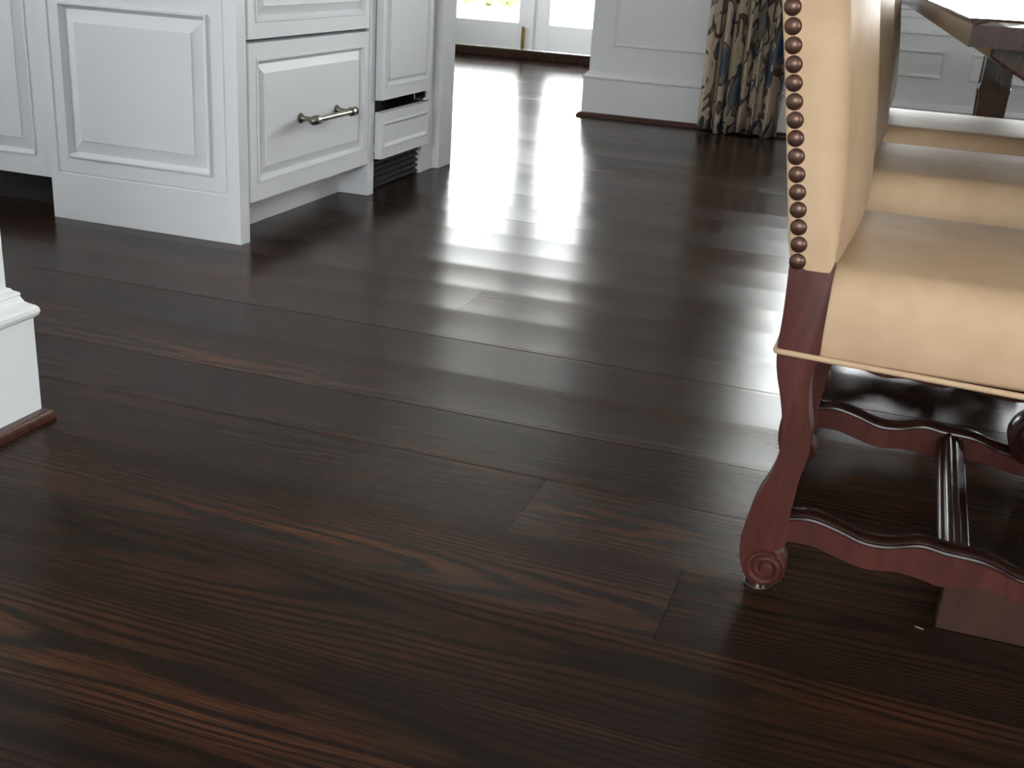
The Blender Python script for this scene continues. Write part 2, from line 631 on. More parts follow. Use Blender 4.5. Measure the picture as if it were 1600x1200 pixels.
# dining wall at the back (window wall)
WBY = 6.232
WBX = -1.684
wall_back = empty('wall_back', (0, 0, 0))
structure(wall_back, 'white panelled window wall behind the dining chairs')
WIN_X0, WIN_X1, WIN_Z0, WIN_Z1 = -0.72, 2.55, 0.73, 2.38
box('pier', M_WALL, wall_back, WBX, WIN_X0, WBY, WBY + 0.2, 0, CEIL)
box('apron_wall', M_WALL, wall_back, WIN_X0, WIN_X1, WBY, WBY + 0.2, 0, WIN_Z0)
box('head_wall', M_WALL, wall_back, WIN_X0, WIN_X1, WBY, WBY + 0.2, WIN_Z1, CEIL)
box('pier', M_WALL, wall_back, WIN_X1, 3.5, WBY, WBY + 0.2, 0, CEIL)


def moulding_frame(parent, x0, x1, z0, z1, y=WBY, w=0.022, d=0.010):
    """Applied picture-frame moulding on a wall that looks to -Y."""
    bm = bmesh.new()
    prof = [(0.0, 0.0), (0.15, 0.7), (0.35, 1.0), (0.6, 0.75), (0.8, 0.35), (1.0, 0.0)]
    loops = []
    for t, hgt in prof:
        i = t * w
        loops.append([bm.verts.new((x, y - hgt * d, z)) for x, z in ((x0 + i, z0 + i), (x1 - i, z0 + i), (x1 - i, z1 - i), (x0 + i, z1 - i))])
    for p, q in zip(loops, loops[1:]):
        for i in range(4):
            j = (i + 1) % 4
            bm.faces.new((p[i], p[j], q[j], q[i]))
    return obj('panel_moulding', bm, M_WALL, parent)


moulding_frame(wall_back, -1.565, -0.78, 0.375, 2.3)
for x0, x1 in ((-0.48, 0.118), (0.235, 0.84), (0.95, 1.55), (1.66, 2.27)):
    moulding_frame(wall_back, x0, x1, 0.355, 0.490, w=0.020, d=0.009)
BASE_B = [(0, 0), (0.022, 0), (0.022, 0.200), (0.027, 0.204), (0.030, 0.209), (0.029, 0.215), (0.022, 0.219), (0.014, 0.226),
          (0.010, 0.233), (0.004, 0.237), (0, 0.238)]
b = bmesh.new()
add_sweep(b, [(3.5, WBY), (WBX, WBY), (WBX, 9.1)], [(-o, z) for o, z in BASE_B])
structure(obj('baseboard_back', b, M_WALL), 'white baseboard with moulded cap on the window wall')
b = bmesh.new()
add_sweep(b, [(3.5, WBY - 0.022), (WBX - 0.022, WBY - 0.022), (WBX - 0.022, 9.1)], [(-o * 1.3, z * 1.1) for o, z in SHOE])
structure(obj('trim_2', b, M_SHOE, None, True, 40), 'dark wood shoe moulding under the window wall')

# dining window: casing, sill, sashes, panes
win = structure(empty('window_1'), 'wide white window over the panelled wall')
SILL = [(0.0, 0.560), (0.010, 0.560), (0.013, 0.566), (0.013, 0.578), (0.007, 0.584), (0.007, 0.632), (0.012, 0.640), (0.012, 0.668),
        (0.020, 0.676), (0.020, 0.690), (0.034, 0.700), (0.052, 0.704), (0.056, 0.712), (0.056, 0.722), (0.050, 0.730), (0.0, 0.732)]
b = bmesh.new()
add_sweep(b, [(WIN_X1 + 0.08, WBY), (WIN_X0 - 0.03, WBY)], [(-o, z) for o, z in SILL])
obj('window_sill', b, M_WALL, win)
fy0, fy1 = WBY + 0.05, WBY + 0.11
n_sash = 4
sw = (WIN_X1 - WIN_X0) / n_sash
box('window_frame', M_WALL, win, WIN_X0, WIN_X1, fy0 - 0.02, fy1 + 0.02, WIN_Z0, WIN_Z0 + 0.05)
box('window_frame', M_WALL, win, WIN_X0, WIN_X1, fy0 - 0.02, fy1 + 0.02, WIN_Z1 - 0.05, WIN_Z1)
for i in range(n_sash + 1):
    xm = WIN_X0 + sw * i
    box('mullion', M_WALL, win, max(WIN_X0, xm - 0.03), min(WIN_X1, xm + 0.03), fy0 - 0.02, fy1 + 0.02, WIN_Z0 + 0.05, WIN_Z1 - 0.05)
for i in range(n_sash):
    a, c = WIN_X0 + sw * i + 0.03, WIN_X0 + sw * (i + 1) - 0.03
    box('pane', M_GLASS, win, a, c, fy0 + 0.02, fy0 + 0.026, WIN_Z0 + 0.05, WIN_Z1 - 0.05)
    zm = (WIN_Z0 + WIN_Z1) / 2
    box('meeting_rail', M_WALL, win, a, c, fy0, fy0 + 0.045, zm - 0.025, zm + 0.025)

# hall beyond the opening, with the French doors
FDY = 9.10
structure(box('wall_hall_right', M_PLASTER, None, WBX, WBX + 0.15, WBY + 0.2, FDY, 0, CEIL), 'hall side of the window wall pier')
structure(box('wall_hall_end', M_WALL, None, -5.1, -4.02, FDY, FDY + 0.12, 0, CEIL), 'white wall left of the French doors')
structure(box('wall_hall_end', M_WALL, None, -2.12, WBX, FDY, FDY + 0.12, 0, CEIL), 'white wall right of the French doors')
structure(box('wall_hall_head', M_WALL, None, -4.02, -2.12, FDY, FDY + 0.12, 2.25, CEIL), 'white wall above the French doors')
b = bmesh.new()
add_box(b, -4.05, -2.08, FDY - 0.045, FDY + 0.10, 0, 0.070, 0.006)
structure(obj('trim_3', b, M_TABLE), 'dark wood threshold under the French doors')


def french_leaf(name, x0, x1, stile_l, stile_r):
    d = structure(empty(name))
    z0, z1, gz0, gz1 = 0.072, 2.23, 0.272, 2.12
    y0, y1 = FDY + 0.01, FDY + 0.055
    box('stile', M_WALL, d, x0, x0 + stile_l, y0, y1, z0, z1, 0.003)
    box('stile', M_WALL, d, x1 - stile_r, x1, y0, y1, z0, z1, 0.003)
    box('bottom_rail', M_WALL, d, x0 + stile_l, x1 - stile_r, y0, y1, z0, gz0, 0.003)
    box('top_rail', M_WALL, d, x0 + stile_l, x1 - stile_r, y0, y1, gz1, z1, 0.003)
    box('pane', M_GLASS, d, x0 + stile_l, x1 - stile_r, y0 + 0.02, y0 + 0.026, gz0, gz1)
    return d


JX = -2.968
d1 = french_leaf('door_1', -3.95, JX - 0.001, 0.11, 0.105)
structure(d1, 'left leaf of the white French doors')
d2 = french_leaf('door_2', JX + 0.001, -2.15, 0.148, 0.11)
structure(d2, 'right leaf of the white French doors')
box('astragal', M_WALL, d1, JX - 0.002, JX + 0.022, FDY - 0.004, FDY + 0.010, 0.075, 2.22, 0.003)
b = bmesh.new()
add_box(b, JX - 0.075, JX - 0.047, FDY - 0.004, FDY + 0.010, 0.075, 0.235, 0.003)
add_revolve(b, (JX - 0.061, FDY - 0.006, 0.060), (0, 0, 1), [(0, 0.007), (0.17, 0.007), (0.172, 0.011), (0.186, 0.011), (0.190, 0.006)], 10)
obj('flush_bolt', b, M_BRASS, d1)['label'] = 'aged brass floor bolt'

# walls out of frame that close the rooms (the windows in them are added as fill light)


def windowed_wall(name, wname, axis, at, t, a0, a1, w0, w1, z0, z1, n):
    e = structure(empty(name))

    def bx(nm, m, par, u0, u1, za, zb, ta=0.0, tb=1.0):
        lo, hi = at + t * ta, at + t * tb
        lo, hi = min(lo, hi), max(lo, hi)
        if axis == 'x':
            return box(nm, m, par, u0, u1, lo, hi, za, zb)
        return box(nm, m, par, lo, hi, u0, u1, za, zb)
    bx('pier', M_PLASTER, e, a0, w0, 0, CEIL)
    bx('pier', M_PLASTER, e, w1, a1, 0, CEIL)
    bx('apron_wall', M_PLASTER, e, w0, w1, 0, z0)
    bx('head_wall', M_PLASTER, e, w0, w1, z1, CEIL)
    w = structure(empty(wname))
    s = (w1 - w0) / n
    for i in range(n + 1):
        u = w0 + s * i
        bx('mullion', M_WALL, w, max(w0, u - 0.04), min(w1, u + 0.04), z0 + 0.05, z1 - 0.05, 0.3, 0.8)
    bx('window_frame', M_WALL, w, w0, w1, z0, z0 + 0.05, 0.3, 0.8)
    bx('window_frame', M_WALL, w, w0, w1, z1 - 0.05, z1, 0.3, 0.8)
    for i in range(n):
        bx('pane', M_GLASS, w, w0 + s * i + 0.04, w0 + s * (i + 1) - 0.04, z0 + 0.05, z1 - 0.05, 0.5, 0.55)


windowed_wall('wall_rear', 'fill_window_2', 'x', -2.7, -0.1, -5.1, 3.5, -0.5, 1.3, 1.05, 2.25, 2)  # unseen window added for fill from behind the camera
windowed_wall('wall_hall_left', 'fill_window_4', 'y', -5.1, -0.1, 2.4, FDY, 6.3, 8.1, 0.8, 2.2, 2)  # hidden hall window added to brighten the French door rails
windowed_wall('wall_kitchen_fill_window', 'fill_window_3', 'y', -5.1, -0.1, -2.7, 2.4, 0.2, 1.6, 1.05, 2.25, 2)  # out-of-frame window added to light the cabinet end panel
windowed_wall('wall_right', 'fill_window_5', 'y', 3.5, 0.1, -2.7, WBY + 0.2, -1.55, -0.25, 1.0, 2.2, 2)  # out-of-frame window added to brighten the near left wall end

# ------------------------------------------------------------------ outdoors beyond the French doors
structure(box('patio', M_PATIO, None, -40, 40, 9.3, 15.0, -0.12, -0.02), 'pale stone patio outside the French doors')
structure(box('lawn', M_LAWN, None, -60, 60, 15.0, 90, -0.14, -0.03), 'bright lawn beyond the patio')
structure(box('added_porch_roof', M_STEM, None, -7.0, -0.9, 9.22, 14.5, 2.40, 2.55), 'added porch roof that cuts the sky outside the French doors')  # unseen roof added to dim the sky reflected in the floor
for px_ in (-6.8, -1.1):
    structure(box('added_porch_post', M_WALL, None, px_ - 0.08, px_ + 0.08, 14.2, 14.36, -0.02, 2.40))  # posts that carry the added roof
structure(box('ground_outside', M_PATIO, None, -60, 60, -40, -2.8, -0.14, -0.03))


def shrub(x, y, r, h, label):
    e = tag(empty('garden_shrub', (x, y, -0.03)), label, 'shrub', 'shrubs on the lawn')
    rr = random.Random(int(x * 100))
    bm = bmesh.new()
    for i in range(900):
        v = Vector((rr.gauss(0, 1), rr.gauss(0, 1), rr.gauss(0, 1))).normalized()
        q = 1.0 + 0.22 * noise.noise(v * 2.3 + Vector((x, y, 0)))
        k = q * (0.75 + 0.25 * rr.random())
        c = Vector((v.x * r * k, v.y * r * k, h * 0.52 + v.z * h * 0.5 * k))
        if c.z < 0.03:
            continue
        a = Vector((rr.uniform(-1, 1), rr.uniform(-1, 1), rr.uniform(-1, 1))).normalized()
        bb = a.orthogonal().normalized()
        s = 0.09 * rr.uniform(0.7, 1.3)
        vs = [bm.verts.new(c + a * s), bm.verts.new(c + bb * s * 0.55), bm.verts.new(c - a * s), bm.verts.new(c - bb * s * 0.55)]
        bm.faces.new(vs)
    obj('foliage', bm, M_LEAF, e)
    bm = bmesh.new()
    add_tube(bm, [(0, 0, 0), (0.02, 0, h * 0.3), (0, 0.03, h * 0.6)], 0.05, 6)
    obj('stem', bm, M_STEM, e)


shrub(-6.3, 17.2, 0.9, 1.2, 'green shrub seen through the left French door pane')
shrub(-4.35, 19.0, 0.8, 1.5, 'green shrub seen through the right French door pane')

# ------------------------------------------------------------------ kitchen cabinets
CX = -1.744            # plane of the cabinet fronts (they look to +X)
PY = 2.810             # plane of the end panel (looks to -Y)
CAB_TOP = 0.88

cab = tag(empty('drawer_cabinet', (0, 0, 0)), 'white base cabinet with panelled end and wide drawers with pewter pull', 'cabinet')
# end panel standing on the floor
b = bmesh.new()
px0, px1 = -2.392, -1.7445
pw, ph = px1 - px0, CAB_TOP
bead = (0.029, 0.040, 0.137, 0.055)
inner = (0.067, 0.092, 0.187, 0.255)
rings = [(0.002, 0.002, 0.0, 0.0, 0.0), (*bead, 0.0)]
rings += [tuple(v + 0.002 for v in bead) + (-0.004,), tuple(v + 0.004 for v in bead) + (-0.004,), tuple(v + 0.0065 for v in bead) + (-0.001,)]
for i, d in ((0, -0.001), (0.0015, 0.0045), (0.006, 0.0045), (0.009, 0.0), (0.014, -0.006), (0.017, -0.009), (0.019, -0.009), (0.052, -0.002), (0.053, 0.0)):
    rings.append(tuple(v + i for v in inner) + (d,))
add_panel_face(b, frame_my(PY, px0, 0.0), pw, ph, rings, 0.046)
obj('end_panel', b, M_CAB, cab)
b = bmesh.new()
add_box(b, -2.39, -1.800, PY + 0.046, 3.632, 0.108, CAB_TOP)
obj('body', b, M_CAB, cab)
box('toe_kick', M_CAB, cab, -1.880, -1.858, PY + 0.046, 3.632, 0, 0.11)
box('stile', M_CAB, cab, -1.880, CX, 3.632, 3.676, 0, CAB_TOP, 0.002)
b = bmesh.new()
add_revolve(b, (-1.8575, 3.595, 0.075), (1, 0, 0), [(0, 0.005), (0.002, 0.005), (0.003, 0.0)], 10)
obj('screw_cap', b, M_BLACK, cab)
for zz0, zz1, bt, tp in ((0.112, 0.555, 0.052, 0.044), (0.563, 0.862, 0.044, 0.044)):
    b = bmesh.new()
    add_panel_face(b, frame_x(CX + 0.002, 2.864, zz0), 0.757, zz1 - zz0, raised_rings(0.040, 0.034, bt, tp, slope=0.024), 0.052)
    dr = obj('drawer', b, M_CAB, cab)
    if zz0 < 0.2:
        zc, ya, yb, xo = 0.322, 3.150, 3.385, CX + 0.058
        b = bmesh.new()
        for y in (ya, yb):
            add_revolve(b, (CX + 0.001, y, zc), (1, 0, 0), [(0, 0.0155), (0.006, 0.016), (0.010, 0.011), (0.016, 0.0075), (0.036, 0.007),
                                                            (0.046, 0.008), (0.058, 0.0085), (0.066, 0.004)], 14)
        prof = [(0, 0.0)]
        L = (yb + 0.034) - (ya - 0.034)
        for dd, rr_ in ((0.003, 0.009), (0.010, 0.0135), (0.017, 0.0105), (0.021, 0.007), (0.025, 0.0085), (0.028, 0.0145), (0.041, 0.0145),
                        (0.045, 0.0092), (0.052, 0.0085)):
            prof.append((dd, rr_))
        prof += [(L - dd, rr_) for dd, rr_ in reversed(prof[1:])] + [(L, 0.0)]
        add_revolve(b, (xo, ya - 0.034, zc), (0, 1, 0), prof, 14)
        h = obj('handle', b, M_PEWTER, dr, True, 50)
        h['label'] = 'pewter bar pull with ball ends'

# panel-fronted undercounter fridge
fr = tag(empty('undercounter_fridge', (0, 0, 0)), 'white panelled undercounter appliance with black louvred vent beside the wide drawers', 'fridge')
FX = -1.720
FY0, FY1 = 3.683, 4.118
box('body', M_BLACK, fr, -2.38, FX - 0.140, 3.682, 4.135, 0.125, 0.86)
box('liner', M_BLACK, fr, -1.862, FX - 0.030, 4.124, 4.136, 0.125, 0.86)
box('liner', M_BLACK, fr, -1.862, FX - 0.030, 3.678, 3.682, 0.125, 0.86)
b = bmesh.new()
add_panel_face(b, frame_x(FX, FY0, 0.322), FY1 - FY0, 0.86 - 0.322, raised_rings(0.032, 0.030, 0.040, 0.05, slope=0.010), 0.026)
obj('door', b, M_CAB, fr)
b = bmesh.new()
add_panel_face(b, frame_x(FX, FY0, 0.121), FY1 - FY0, 0.281 - 0.121,
               [(0.001, 0.001, 0.001, 0.001, 0), (0.014, 0.026, 0.036, 0.034, 0), (0.016, 0.028, 0.038, 0.036, 0.003), (0.020, 0.032, 0.042, 0.040, 0.003),
                (0.030, 0.042, 0.052, 0.050, -0.006), (0.031, 0.043, 0.053, 0.051, -0.006)], 0.026)
obj('lower_panel', b, M_CAB, fr)
b = bmesh.new()
add_box(b, FX - 0.045, FX - 0.004, FY1 - 0.065, FY1 - 0.01, 0.286, 0.294, 0.001)
add_box(b, FX - 0.045, FX - 0.040, FY1 - 0.065, FY1 - 0.060, 0.286, 0.310, 0.001)
obj('bracket', b, M_STEEL, fr)
gr = box('vent_grille', M_BLACKBOARD, fr, -1.800, -1.790, 3.682, 4.130, 0.012, 0.122)
gr['label'] = 'black louvred vent'
b = bmesh.new()
v = [(0.0, 0.0), (0.020, -0.012), (0.020, -0.008), (0.0, 0.006)]
p = [[b.verts.new((dx, y, dz)) for dx, dz in v] for y in (0, 0.444)]
for i in range(4):
    j = (i + 1) % 4
    b.faces.new((p[0][i], p[0][j], p[1][j], p[1][i]))
b.faces.new(list(reversed(p[0])))
b.faces.new(p[1])
s0 = obj('slat', b, M_BLACK, gr)
s0.location = (-1.791, 3.684, 0.104)
for i in range(1, 5):
    s = s0.copy()
    COL.objects.link(s)
    s.location = (-1.791, 3.684, 0.104 - 0.021 * i)
b = bmesh.new()
add_box(b, 0, 0.012, -0.003, 0.003, 0.0, 0.105)
k0 = obj('grille_rib', b, M_BLACK, gr)
k0.location = (-1.791, 3.74, 0.014)
for y in (3.83, 3.92, 4.01, 4.10):
    s = k0.copy()
    COL.objects.link(s)
    s.location = (-1.791, y, 0.014)

# end post
post = tag(empty('end_post', (0, 0, 0)), 'white square post finishing the far end of the cabinet run', 'post')
box('filler', M_CAB, post, -1.880, -1.764, 4.138, 4.256, 0, CAB_TOP, 0.002)
box('shaft', M_CAB, post, -1.900, -1.738, 4.256, 4.392, 0, CAB_TOP, 0.004)
box('back_panel', M_CAB, post, -2.39, -1.900, 4.330, 4.386, 0, CAB_TOP, 0.003)

# neighbouring cabinet at far left, its door looks to -Y
lc = tag(empty('panelled_cabinet', (0, 0, 0)), 'white cabinet with raised-panel door over a toe recess coloured black for shade, far left', 'cabinet')
LY = 2.846
box('body', M_CAB, lc, -3.40, -2.394, LY + 0.024, 3.45, 0.108, CAB_TOP)
box('toe_kick', M_BLACKBOARD, lc, -3.40, -2.394, LY + 0.10, LY + 0.115, 0, 0.108)  # black colour stands in for the deep shade under the door
b = bmesh.new()
add_panel_face(b, frame_my(LY, -2.93, 0.108), 0.512, 0.755, raised_rings(0.06, 0.052, 0.060, 0.06, slope=0.030), 0.022)
obj('door', b, M_CAB, lc)
box('stile', M_CAB, lc, -2.4165, -2.394, LY + 0.004, LY + 0.024, 0.108, CAB_TOP, 0.002)
b = bmesh.new()
add_panel_face(b, frame_my(LY, -3.39, 0.108), 0.452, 0.755, raised_rings(0.06, 0.052, 0.060, 0.06, slope=0.030), 0.022)
obj('door', b, M_CAB, lc)

wt = bmesh.new()
add_box(wt, -3.42, -1.715, 2.775, 4.43, CAB_TOP + 0.001, CAB_TOP + 0.04, 0.006)
tag(obj('worktop', wt, M_STONE), 'pale stone worktop lying over the white cabinets', 'worktop')

# ------------------------------------------------------------------ dining chairs
CHAIR_W = 0.50


def leg_outline():
    left = [(-0.1160, 0.4900), (-0.1143, 0.4262), (-0.1149, 0.3653), (-0.1103, 0.3323), (-0.1017, 0.3014), (-0.0940, 0.2653), (-0.0912, 0.2277),
            (-0.0978, 0.1874), (-0.1141, 0.1442), (-0.1238, 0.1016), (-0.1261, 0.0702), (-0.1221, 0.0420), (-0.1140, 0.0240), (-0.1010, 0.0125)]
    rgt = [(-0.0581, 0.4950), (-0.0592, 0.4694), (-0.0606, 0.4259), (-0.0592, 0.3685), (-0.0621, 0.3545), (-0.0654, 0.3266), (-0.0617, 0.2903),
           (-0.0537, 0.2543), (-0.0531, 0.2211), (-0.0591, 0.1859), (-0.0628, 0.1457), (-0.0645, 0.1203), (-0.0620, 0.0890), (-0.0690, 0.0755), (-0.0800, 0.0690)]
    cx, cz, r = -0.0868, 0.0405, 0.0285
    arc = [(cx + r * math.cos(t), cz + r * math.sin(t)) for t in (rad(72 - 12.5 * i) for i in range(15))]
    lo = smooth_curve(left, 4)
    ro = smooth_curve(rgt, 4)
    out = list(reversed(lo)) + ro + arc
    res = []
    for p_ in out:
        if not res or (Vector(p_) - Vector(res[-1])).length > 0.0012:
            res.append(p_)
    return res


def carved_disc(r, turns, depth, width, flip):
    """A disc (axis -Y) carved with one spiral groove; rim rolled over."""
    bm = bmesh.new()
    NR, NA = 26, 64
    rows = []
    for i in range(NR + 1):
        ri = r * i / NR
        row = []
        for k in range(NA):
            t = 2 * math.pi * k / NA
            best = 9
            for q in range(-1, int(turns) + 2):
                ph = (t / (2 * math.pi)) + q
                if 0 <= ph <= turns:
                    best = min(best, abs(ri - r * (0.30 + 0.70 * ph / turns)))
            hgt = -depth * math.exp(-(best / width) ** 2)
            if i >= NR - 2:
                hgt -= 0.0012 * (i - NR + 3) / 3
            ang = -t * flip + rad(200)
            row.append(bm.verts.new((ri * math.cos(ang), -hgt, ri * math.sin(ang))))
            if i == 0:
                break
        rows.append(row)
    for k in range(NA):
        bm.faces.new((rows[0][0], rows[1][k], rows[1][(k + 1) % NA]))
    for a, c in zip(rows[1:], rows[2:]):
        for k in range(NA):
            j = (k + 1) % NA
            bm.faces.new((a[k], c[k], c[j], a[j]))
    rim = [bm.verts.new((v.co.x, 0.006, v.co.z)) for v in rows[-1]]
    for k in range(NA):
        j = (k + 1) % NA
        bm.faces.new((rows[-1][k], rim[k], rim[j], rows[-1][j]))
    bm.faces.new(rim)
    return bm


STR_TOP = [(-0.085, 0.1250), (-0.06, 0.1300), (-0.0332, 0.1335), (0.0029, 0.1258), (0.0391, 0.1150), (0.0725, 0.1163), (0.1123, 0.1275), (0.1463, 0.1240),
           (0.187, 0.1225), (0.2124, 0.1168), (0.2474, 0.1060), (0.30, 0.1060), (0.36, 0.1170)]
STR_BOT = [(-0.085, 0.0850), (-0.0304, 0.0868), (0.0061, 0.0773), (0.0467, 0.0690), (0.0882, 0.0740), (0.1229, 0.0700), (0.1529, 0.0653),
           (0.196, 0.0763), (0.2547, 0.0657), (0.30, 0.0630), (0.36, 0.072)]


def build_chair():
    root = empty('dining_chair', (0, 1.5, 0))
    # --- legs (outline shared), near and far
    ol = leg_outline()
    bm = bmesh.new()
    add_prism(bm, ol, 0.0, 0.046, 0.0022, 2)
    leg0 = obj('rear_leg', bm, M_CHAIRWOOD, root, True, 35)
    leg1 = leg0.copy()
    COL.objects.link(leg1)
    leg1.location = (0, CHAIR_W - 0.046, 0)
    disc = carved_disc(0.0262, 1.8, 0.0042, 0.0021, 1)
    d0 = obj('scroll_carving', disc, M_CHAIRWOOD, leg0, True, 60)
    d0.location = (-0.0868, -0.0052, 0.0405)
    d1_ = d0.copy()
    COL.objects.link(d1_)
    d1_.parent = leg1
    bm = bmesh.new()
    add_revolve(bm, (-0.0945, 0.023, 0.0), (0, 0, 1), [(0, 0.0185), (0.0025, 0.0195), (0.0035, 0.0195), (0.0045, 0.0185), (0.02, 0.0170), (0.026, 0.016)], 20)
    f0 = obj('foot_pad', bm, M_CHAIRDARK, leg0, True, 40)
    bm = bmesh.new()
    ring = [(-0.0945 + 0.0197 * math.cos(t), 0.023 + 0.0197 * math.sin(t), 0.0034) for t in (2 * math.pi * i / 28 for i in range(28))]
    add_tube(bm, ring, 0.0007, 6, True)
    g0 = obj('glide_ring', bm, M_PEWTER, leg0, True)
    for s_ in (f0, g0):
        c_ = s_.copy()
        COL.objects.link(c_)
        c_.parent = leg1
    # --- side stretchers with a moulded top
    top = smooth_curve(STR_TOP, 5)
    bot = smooth_curve(STR_BOT, 5)
    bm = bmesh.new()
    add_prism(bm, [(x, z - 0.008) for x, z in top] + list(reversed(bot)), 0.006, 0.034, 0.002, 1)
    st0 = obj('side_stretcher', bm, M_CHAIRWOOD, root, True, 35)
    bm = bmesh.new()
    prof = [(0.004, -0.0095), (0.0015, -0.0070), (0.0025, -0.0042), (0.006, -0.0035), (0.007, -0.0015), (0.010, 0.0008), (0.020, 0.0020),
            (0.030, 0.0008), (0.033, -0.0015), (0.034, -0.0035), (0.0375, -0.0042), (0.0385, -0.0070), (0.036, -0.0095)]
    rows = [[bm.verts.new((x, y, z + dz)) for y, dz in prof] for x, z in top]
    for a, c in zip(rows, rows[1:]):
        for k in range(len(prof)):
            j = (k + 1) % len(prof)
            bm.faces.new((a[k], c[k], c[j], a[j]))
    bm.faces.new(rows[0])
    bm.faces.new(list(reversed(rows[-1])))
    mo0 = obj('stretcher_moulding', bm, M_CHAIRDARK, st0, True, 40)
    st1 = st0.copy()
    COL.objects.link(st1)
    st1.location = (0, CHAIR_W - 0.040, 0)
    mo1 = mo0.copy()
    COL.objects.link(mo1)
    mo1.parent = st1
    # --- moulded cross stretcher
    bm = bmesh.new()
    cpz = [(0.138, 0.083), (0.138, 0.106), (0.141, 0.110), (0.146, 0.111), (0.148, 0.1165), (0.153, 0.1195), (0.158, 0.1185), (0.160, 0.115),
           (0.163, 0.1165), (0.168, 0.1155), (0.172, 0.110), (0.177, 0.109), (0.180, 0.105), (0.180, 0.083)]
    add_prism(bm, cpz, 0.030, CHAIR_W - 0.030)
    obj('cross_stretcher', bm, M_CHAIRDARK, root, True, 50)
    # --- front legs: block foot, scroll and shaft
    for s in (0, 1):
        y0 = 0.0 if s == 0 else CHAIR_W - 0.05
        fl = empty('front_leg')
        fl.parent = root
        bm = bmesh.new()
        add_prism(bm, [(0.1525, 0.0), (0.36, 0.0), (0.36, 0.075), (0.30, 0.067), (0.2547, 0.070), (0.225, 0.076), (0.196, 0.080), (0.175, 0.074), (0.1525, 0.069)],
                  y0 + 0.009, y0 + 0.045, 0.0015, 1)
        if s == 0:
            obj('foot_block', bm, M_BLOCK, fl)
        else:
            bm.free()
        bm = bmesh.new()
        spine = smooth_curve([(0.300, 0.150), (0.345, 0.185), (0.352, 0.235), (0.325, 0.290), (0.312, 0.330), (0.318, 0.372)], 5)
        wid = [0.030 + 0.006 * math.sin(i * 0.4) for i in range(len(spine))]
        L_, R_ = [], []
        for i, (x, z) in enumerate(spine):
            a = Vector(spine[max(i - 1, 0)])
            c = Vector(spine[min(i + 1, len(spine) - 1)])
            t = (c - a).normalized()
            nn = Vector((-t.y, t.x)) * wid[i]
            L_.append((x + nn.x, z + nn.y))
            R_.append((x - nn.x, z - nn.y))
        add_prism(bm, R_ + list(reversed(L_)), y0 + 0.048, y0 + 0.092) if s == 0 else add_prism(bm, R_ + list(reversed(L_)), y0 - 0.045, y0 - 0.001)
        obj('shaft', bm, M_CHAIRDARK, fl, True, 40)
        bm = bmesh.new()
        yc0 = y0 + 0.042 if s == 0 else y0 - 0.052
        add_revolve(bm, (0.286, yc0, 0.152), (0, 1, 0), [(0, 0.018), (-0.002, 0.026), (0.002, 0.031), (0.001, 0.036), (0.004, 0.044), (0.010, 0.047), (0.046, 0.047), (0.054, 0.043), (0.056, 0.0)], 32)
        obj('scroll', bm, M_CHAIRDARK, fl, True, 40)
    # --- seat cushion
    x0, x1, z0, z1 = -0.0598, 0.425, 0.362, 0.487
    bm = bmesh.new()

    def rrect(ins, rr_):
        pts = []
        xa, xb, ya, yb = x0 + (0.12 if ins > 0.13 else 0.0) * (ins - 0.13), x1 - ins, ins, CHAIR_W - ins
        rr_ = max(0.004, min(rr_, (xb - xa) / 2 - 0.002, (yb - ya) / 2 - 0.002))
        for cx_, cy_, a0 in ((xb - rr_, ya + rr_, -90), (xb - rr_, yb - rr_, 0), (xa + rr_, yb - rr_, 90), (xa + rr_, ya + rr_, 180)):
            if a0 >= 90:          # rear corners stay square against the legs
                sx_ = -1
                sy_c = 1 if a0 == 90 else -1
                bx_, by_ = cx_ + sx_ * (rr_ - 0.003), cy_ + sy_c * (rr_ - 0.003)
                for q in range(6):
                    t = rad(a0 + 18 * q)
                    pts.append((bx_ + 0.003 * math.cos(t), by_ + 0.003 * math.sin(t)))
                continue
            for q in range(6):
                t = rad(a0 + 18 * q)
                pts.append((cx_ + rr_ * math.cos(t), cy_ + rr_ * math.sin(t)))
        return pts
    pr = [(0.004, z0), (0.0, z0 + 0.006), (-0.002, z0 + 0.03), (-0.002, z0 + 0.055)]
    R = 0.060
    for i in range(1, 9):
        t = rad(90 * i / 8)
        pr.append((-0.002 + R * 0.9 * (1 - math.cos(t)), z0 + 0.055 + (z1 - z0 - 0.061) * math.sin(t)))
    pr += [(0.12, z1 - 0.004), (0.17, z1 - 0.001), (0.21, z1), (0.235, z1)]
    rows = [[bm.verts.new((x, y, z)) for x, y in rrect(i, 0.008 + max(i, 0) * 0.3)] for i, z in pr]
    for a, c in zip(rows, rows[1:]):
        for k in range(len(a)):
            j = (k + 1) % len(a)
            bm.faces.new((a[k], a[j], c[j], c[k]))
    bm.faces.new(list(reversed(rows[0])))
    bm.faces.new(rows[-1])
    seat = obj('seat', bm, M_LEATHER, root, True)
    bm = bmesh.new()
    xa, xb, ya, yb = -0.1165, x1 + 0.002, -0.004, CHAIR_W + 0.004
    q = []
    for cx_, cy_, a0 in ((xb - 0.012, ya + 0.012, -90), (xb - 0.012, yb - 0.012, 0), (xa + 0.006, yb - 0.006, 90), (xa + 0.006, ya + 0.006, 180)):
        rr_ = 0.012 if cx_ > 0 else 0.006
        for k in range(5):
            t = rad(a0 + 22.5 * k)
            q.append((cx_ + rr_ * math.cos(t), cy_ + rr_ * math.sin(t), 0.3660 - max(0, cx_ + 0.1) * 0.028))
    q2 = []
    for a, c in zip(q, q[1:] + q[:1]):
        nseg = 8 if (Vector(a) - Vector(c)).length > 0.1 else 1
        q2 += [tuple(Vector(a).lerp(Vector(c), k / nseg)) for k in range(nseg)]
    add_tube(bm, q2, 0.0042, 8, True)
